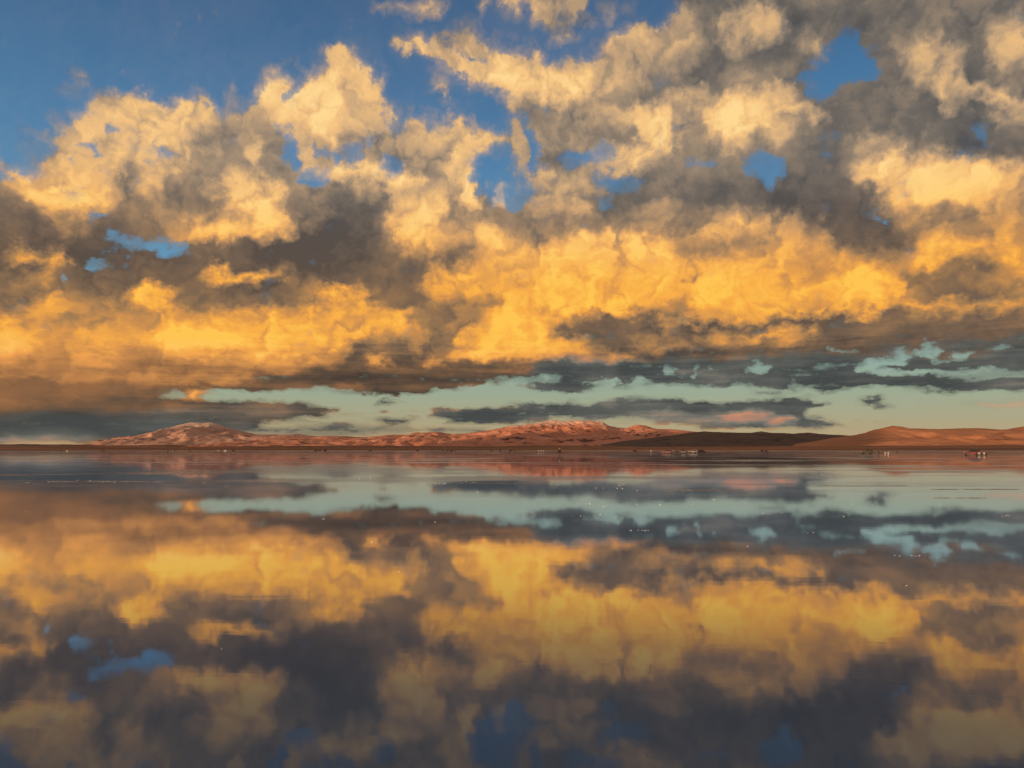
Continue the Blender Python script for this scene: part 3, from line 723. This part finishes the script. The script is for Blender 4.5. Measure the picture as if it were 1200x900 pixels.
def vehicle(paint, rack=True, two_tone=False):
    root = bpy.data.objects.new('off_road_vehicle', None); COL.objects.link(root)
    body = extrude_profile('body', [(-2.3, .55, .04), (-2.32, .95, .02), (-2.28, 1.12, .06), (.75, 1.13, .06), (.95, 1.14, .07), (2.05, 1.03, .12), (2.28, .90, .10), (2.32, .55, .06),
                                    (1.95, .42, .05), (1.80, .72, .04), (1.42, .86, .03), (1.04, .72, .04), (.92, .40, .04), (-.98, .40, .04), (-1.10, .72, .04), (-1.48, .86, .03), (-1.86, .72, .04), (-1.98, .45, .05)], .93, paint)
    obj('body', body, None, root)
    obj('cabin', extrude_profile('cabin', [(-2.24, 1.11, .07), (-2.16, 1.72, .20), (-2.0, 1.80, .24), (.02, 1.82, .25), (.22, 1.76, .23), (.88, 1.12, .08)], .92, M_blk if two_tone else paint), None, root)
    for (x0, x1, xt0, xt1) in ((-2.12, -1.42, -2.02, -1.42), (-1.34, -.42, -1.34, -.42), (-.34, .66, -.34, .16)):
        for sd in (-1, 1):
            v = [(x0, sd * .868, 1.16), (x1, sd * .868, 1.16), (xt1, sd * .722, 1.70), (xt0, sd * .722, 1.70)]
            v += [(a, b_ + sd * .018, c) for a, b_, c in v]
            obj('side_window', mesh_from('side_window', v, [(0, 1, 2, 3), (7, 6, 5, 4), (0, 4, 5, 1), (1, 5, 6, 2), (2, 6, 7, 3), (3, 7, 4, 0)], mg), None, root)
    for nm, q in (('windscreen', [(.862, 1.16, .80), (.262, 1.735, .66)]), ('rear_window', [(-2.250, 1.16, .78), (-2.185, 1.68, .66)])):
        sx = .02 if nm == 'windscreen' else -.02
        v = [(q[0][0], -q[0][2], q[0][1]), (q[0][0], q[0][2], q[0][1]), (q[1][0], q[1][2], q[1][1]), (q[1][0], -q[1][2], q[1][1])]
        v += [(a + sx, b_, c + .01) for a, b_, c in v]
        obj(nm, mesh_from(nm, v, [(0, 1, 2, 3), (7, 6, 5, 4), (0, 4, 5, 1), (1, 5, 6, 2), (2, 6, 7, 3), (3, 7, 4, 0)], mg), None, root)
    for x in (-1.48, 1.42):
        for sd in (-1, 1):
            wl = obj('wheel', TYRE, None, root); wl.location = (x, sd * .80, .375); wl.rotation_euler = (0, 0, 0 if sd > 0 else math.pi)
            obj('rim', RIM, None, wl)
    obj('bumper', box_me('bumper', (2.33, 0, .52), (.16, 1.72, .22), M_blk, .03), None, root)
    obj('bumper', box_me('bumper', (-2.34, 0, .52), (.14, 1.72, .20), M_blk, .03), None, root)
    obj('grille', box_me('grille', (2.295, 0, .82), (.06, .86, .20), M_blk), None, root)
    for sd in (-1, 1):
        obj('headlight', box_me('headlight', (2.27, sd * .64, .83), (.09, .30, .18), M_wht_l), None, root)
        obj('tail_light', box_me('tail_light', (-2.31, sd * .76, .92), (.06, .16, .34), M_red_l), None, root)
        obj('mirror', box_me('mirror', (.62, sd * 1.0, 1.20), (.12, .20, .17), M_blk), None, root)
    wr = obj('spare_wheel', TYRE, None, root); wr.location = (-2.42, 0, .98); wr.rotation_euler = (0, 0, math.pi / 2)
    if rack:
        rk = obj('roof_rack', box_me('roof_rack', (-.95, 0, 1.90), (1.9, 1.20, .05), M_blk, .01), None, root)
        for sd in (-1, 1):
            obj('rail', box_me('rail', (-.95, sd * .60, 1.97), (1.9, .04, .09), M_blk, .01), None, rk)
    return root

def copy_tree(o, parent=None):
    c = o.copy(); COL.objects.link(c); c.parent = parent
    for ch in o.children:
        copy_tree(ch, c)
    return c

PAINTS = {k: flat_mat(k + '_paint', c, .28, 0, .6) for k, c in dict(white=(.27, .26, .25), maroon=(.12, .008, .008), black=(.008, .008, .009), tan=(.22, .17, .11), silver=(.06, .055, .05), dark=(.014, .013, .013)).items()}
PROTO = {}
def car(paint, px, d, heading, label, group=None, rack=True):
    key = (paint, rack)
    if key not in PROTO:
        PROTO[key] = vehicle(PAINTS[paint], rack, paint in ('maroon', 'silver')); o = PROTO[key]
    else:
        o = copy_tree(PROTO[key])
    x, y = at(px, d)
    o.location = (x, y, 0.0); o.rotation_euler = (0, 0, R(heading))
    if 'group' in o: del o['group']
    set_thing(o, label, 'vehicle', group)
    return o

car('maroon', 1138.5, 249, 158, 'maroon off-road vehicle with black roof standing in the wet beside the kneeling people')
car('silver', 1015.5, 330, 172, 'dark grey off-road vehicle below the dark ridge with one person standing at its tail')
car('maroon', 781, 395, 165, 'maroon off-road vehicle at the end of the gathered vehicles near the red hills')
car('tan', 800.5, 385, 258, 'tan off-road vehicle facing outward in the middle of the gathered vehicles')
car('white', 811.5, 430, 185, 'pale grey off-road vehicle parked between the tan one and the black one')
car('black', 822.5, 450, 12, 'black off-road vehicle at the outer end of the gathered vehicles')
car('dark', 744, 900, 20, 'lone dark off-road vehicle far out on the flat before the ridge')
G = 'vehicles far off along the shore'
car('dark', 73, 1180, 10, 'dark off-road vehicle far off below the low dark knoll', G); car('dark', 78.5, 1200, 175, 'dark off-road vehicle far off below the low dark knoll', G)
car('dark', 121, 1350, 30, 'solitary dark off-road vehicle far off between knoll and left mountain')
car('dark', 198, 1250, 5, 'dark off-road vehicle far off beneath the left mountain', G); car('dark', 203, 1260, 170, 'dark off-road vehicle far off beneath the left mountain', G); car('dark', 223, 1270, 15, 'dark off-road vehicle far off beneath the left mountain', G)
car('white', 256, 1150, 5, 'pale off-road vehicle far off beneath the right foot of the left mountain', G); car('white', 264, 1150, 175, 'pale off-road vehicle far off beneath the right foot of the left mountain', G); car('dark', 274, 1200, 8, 'dark off-road vehicle parked next to two distant pale ones')
for px in (370, 375, 381):
    car('dark', px, 1160, px * 7 % 40, 'dark off-road vehicle in a far close trio on the shore', G)
car('dark', 434, 1250, 25, 'single dark off-road vehicle far off between trio and long row')
for px in (489, 505, 519, 524, 529, 534, 566, 576, 586, 598, 603):
    car('dark', px, 1150 + (px * 37) % 160, px * 13 % 180, 'dark off-road vehicle in the long loose row below the red hills', G)
for px in (893, 898):
    car('dark', px, 980, px * 11 % 60, 'dark off-road vehicle of a far pair in front of the dark ridge', G)

# ------------------------------------------------------------------ people
M_skin = flat_mat('skin', (.32, .19, .13), .6)
M_hair = flat_mat('hair', (.015, .012, .01), .6)
CLOTH = {k: flat_mat(k + '_cloth', c, .9) for k, c in dict(white=(.66, .65, .64), dark=(.010, .010, .012), navy=(.012, .016, .035), grey=(.18, .18, .19), blue=(.06, .10, .2)).items()}

def body_mesh(name, J, hipz, neckz):
    """J: joints name -> (co, radius); one skinned surface grown from the pelvis"""
    E_ = [('pelvis', 'waist'), ('waist', 'chest'), ('chest', 'neck'), ('neck', 'jaw'), ('jaw', 'head'), ('head', 'crown')]
    for sd in 'LR':
        E_ += [('pelvis', 'hip' + sd), ('hip' + sd, 'knee' + sd), ('knee' + sd, 'ankle' + sd), ('ankle' + sd, 'toe' + sd),
               ('chest', 'shoulder' + sd), ('shoulder' + sd, 'elbow' + sd), ('elbow' + sd, 'wrist' + sd), ('wrist' + sd, 'hand' + sd)]
    names = list(J)
    me = bpy.data.meshes.new('skeleton')
    me.from_pydata([J[k][0] for k in names], [(names.index(a), names.index(b_)) for a, b_ in E_], [])
    tmp = bpy.data.objects.new('skeleton', me); COL.objects.link(tmp)
    sk = tmp.modifiers.new('skin', 'SKIN'); sk.use_smooth_shade = True
    if not me.skin_vertices: me.skin_vertices.new(name='')
    for i, k in enumerate(names):
        r = J[k][1]
        me.skin_vertices[0].data[i].radius = r if isinstance(r, tuple) else (r, r)
        me.skin_vertices[0].data[i].use_root = k == 'pelvis'
    tmp.modifiers.new('sub', 'SUBSURF').levels = 1
    dg = bpy.context.evaluated_depsgraph_get()
    out = bpy.data.meshes.new_from_object(tmp.evaluated_get(dg)); out.name = name
    bpy.data.objects.remove(tmp); bpy.data.meshes.remove(me)
    for p in out.polygons: p.use_smooth = True
    return out

def stand_joints(arm=0.0, stride=0.0):
    J = {'pelvis': ((0, 0, .95), (.16, .12)), 'waist': ((0, 0, 1.10), (.145, .11)), 'chest': ((0, 0, 1.32), (.17, .12)), 'neck': ((0, 0, 1.47), .06),
         'jaw': ((0, .015, 1.55), .07), 'head': ((0, .01, 1.63), .092), 'crown': ((0, 0, 1.70), .07)}
    for sd, k in (('L', -1), ('R', 1)):
        st = stride * k
        J['hip' + sd] = ((k * .10, 0, .88), .095); J['knee' + sd] = ((k * .11, st * .5 + .02, .48), .062); J['ankle' + sd] = ((k * .11, st - .02, .07), .042); J['toe' + sd] = ((k * .12, st + .14, .035), .034)
        J['shoulder' + sd] = ((k * .19, 0, 1.40), .07)
        a = arm if k > 0 else 0
        J['elbow' + sd] = ((k * (.25 + .1 * a), .05 + .15 * a, 1.13 + .12 * a), .048); J['wrist' + sd] = ((k * (.25 - .1 * a), .12 + .22 * a, .90 + .46 * a), .034); J['hand' + sd] = ((k * (.24 - .12 * a), .16 + .22 * a, .80 + .60 * a), .036)
    return J
def crouch_joints():
    J = {'pelvis': ((0, -.10, .36), (.17, .13)), 'waist': ((0, -.03, .50), (.15, .115)), 'chest': ((0, .10, .70), (.17, .12)), 'neck': ((0, .17, .84), .06),
         'jaw': ((0, .21, .91), .07), 'head': ((0, .21, .99), .092), 'crown': ((0, .20, 1.06), .07)}
    for sd, k in (('L', -1), ('R', 1)):
        up = .46 if k > 0 else .10
        J['hip' + sd] = ((k * .11, -.06, .34), .095); J['knee' + sd] = ((k * .15, .32 if k > 0 else .24, up), .065); J['ankle' + sd] = ((k * .13, .22 if k > 0 else -.20, .07), .042); J['toe' + sd] = ((k * .14, .36 if k > 0 else -.32, .035), .034)
        J['shoulder' + sd] = ((k * .19, .13, .78), .07); J['elbow' + sd] = ((k * .24, .30, .60), .048); J['wrist' + sd] = ((k * .12, .47, .78), .034); J['hand' + sd] = ((k * .06, .50, .86), .036)
    return J
BODY = {'stand': (body_mesh('person', stand_joints(), .9, 1.5), .90, 1.49, .82), 'raise': (body_mesh('person', stand_joints(1.0, .12), .9, 1.5), .90, 1.49, .82), 'crouch': (body_mesh('person', crouch_joints(), .36, .86), .40, .86, -1)}
def hair_mesh(cz, cy):
    bm = bmesh.new()
    bmesh.ops.create_uvsphere(bm, u_segments=14, v_segments=9, radius=.118)
    bmesh.ops.delete(bm, geom=[v for v in bm.verts if v.co.z < -.02 and v.co.y > -.02], context='VERTS')
    for v in bm.verts: v.co = (v.co.x * .92, v.co.y * 1.05 + cy - .012, v.co.z * .95 + cz + .03)
    me = bpy.data.meshes.new('hair'); bm.to_mesh(me); bm.free()
    for p in me.polygons: p.use_smooth = True
    return me
def hat_mesh(cz, cy):
    prof = [(.0, .135), (.075, .13), (.105, .08), (.112, .03), (.19, .02), (.195, .008), (.112, .0)]
    k = 18
    v = [(r * math.cos(2 * math.pi * i / k), cy + r * math.sin(2 * math.pi * i / k), cz + .02 + z) for i in range(k) for r, z in prof]
    n_ = len(prof)
    f = [(i * n_ + j, i * n_ + j + 1, ((i + 1) % k) * n_ + j + 1, ((i + 1) % k) * n_ + j) for i in range(k) for j in range(n_ - 1)]
    me = bpy.data.meshes.new('hat'); me.from_pydata(v, [], f); me.update()
    for p in me.polygons: p.use_smooth = True
    return me
def person(pose, px, d, heading, top, legs, label, group=None, hat=None, scale=1.0):
    src, hz, nz, hand = BODY[pose]
    me = src.copy(); me.materials.clear()
    for m in (CLOTH[legs], CLOTH[top], M_skin): me.materials.append(m)
    for p in me.polygons:
        c = p.center
        if pose == 'crouch':
            i = 2 if (c.z > nz or (c.y > .44 and c.z > .74)) else (0 if (c.z < hz + .02 or (c.y > .1 and c.z < .52 and abs(c.x) < .2)) else 1)
        else:
            low = abs(c.x) > .19 and c.z < .88
            far = c.y > .30 and c.z > 1.3
            i = 2 if (c.z > nz or low or far) else (0 if c.z < hz else 1)
        p.material_index = i
    o = obj('person', me); x, y = at(px, d)
    o.location = (x, y, 0); o.rotation_euler = (0, 0, R(heading)); o.scale = (scale,) * 3
    set_thing(o, label, 'person', group)
    cz, cy = (1.66, .005) if pose != 'crouch' else (1.02, .205)
    if hat: obj('hat', hat_mesh(cz, cy), CLOTH[hat], o)
    else: obj('hair', hair_mesh(cz - .02, cy), M_hair, o)
    return o
lone = person('raise', 655.8, 268, 150, 'dark', 'dark', 'person in a dark poncho and white hat standing alone on the flat', hat='white', scale=1.2)
def cloak_mesh():
    prof = [(.075, 1.50), (.16, 1.46), (.27, 1.36), (.34, 1.15), (.42, .90), (.50, .62), (.48, .60), (.38, .92), (.24, 1.34)]
    k, n_ = 20, len(prof)
    v = []
    for i in range(k):
        a = 2 * math.pi * i / k
        fl = 1 + .10 * math.sin(5 * a)
        v += [(r * fl * math.cos(a) * 1.1, r * fl * math.sin(a) * .8, z) for r, z in prof]
    f = [(i * n_ + j, i * n_ + j + 1, ((i + 1) % k) * n_ + j + 1, ((i + 1) % k) * n_ + j) for i in range(k) for j in range(n_ - 1)]
    me = bpy.data.meshes.new('poncho'); me.from_pydata(v, [], f); me.update()
    for p in me.polygons: p.use_smooth = True
    return me
obj('poncho', cloak_mesh(), CLOTH['dark'], lone)
person('crouch', 1147.5, 246, 100, 'white', 'grey', 'kneeling person in white right behind the maroon vehicle')
person('crouch', 1150.8, 247, 80, 'dark', 'dark', 'kneeling person in dark clothes between two kneeling people in white')
person('crouch', 1153.4, 245, 110, 'white', 'grey', 'kneeling person in white at the far side of the dark kneeling one')
person('crouch', 1156, 250, 70, 'navy', 'dark', 'kneeling person in navy at the end of the kneeling row')
person('stand', 1029.5, 325, 200, 'dark', 'dark', 'person in dark clothes standing behind the dark grey vehicle')
person('stand', 1037.2, 322, 160, 'dark', 'white', 'person in dark top and white trousers standing past the dark grey vehicle')
person('crouch', 1040.6, 305, 180, 'white', 'white', 'person all in white crouching beside the one in white trousers')
person('stand', 1051.3, 470, 170, 'dark', 'dark', 'small dark figure standing alone beyond the dark grey vehicle')
person('stand', 788.6, 395, 170, 'grey', 'dark', 'person in grey top standing beside the maroon vehicle of the gathering')
person('stand', 791.5, 390, 120, 'dark', 'navy', 'person in dark top standing between maroon and tan vehicles')
person('stand', 794, 400, 220, 'navy', 'dark', 'person in navy top standing next to the tan vehicle')
person('stand', 762.8, 520, 180, 'white', 'grey', 'person in white top standing apart before the dark ridge')
person('stand', 631, 640, 180, 'white', 'grey', 'one of three tiny people in white tops far behind the lone hatted person', 'people far off in white')
person('stand', 634, 640, 150, 'white', 'grey', 'one of three tiny people in white tops far behind the lone hatted person', 'people far off in white')
person('stand', 637, 650, 200, 'white', 'grey', 'one of three tiny people in white tops far behind the lone hatted person', 'people far off in white')
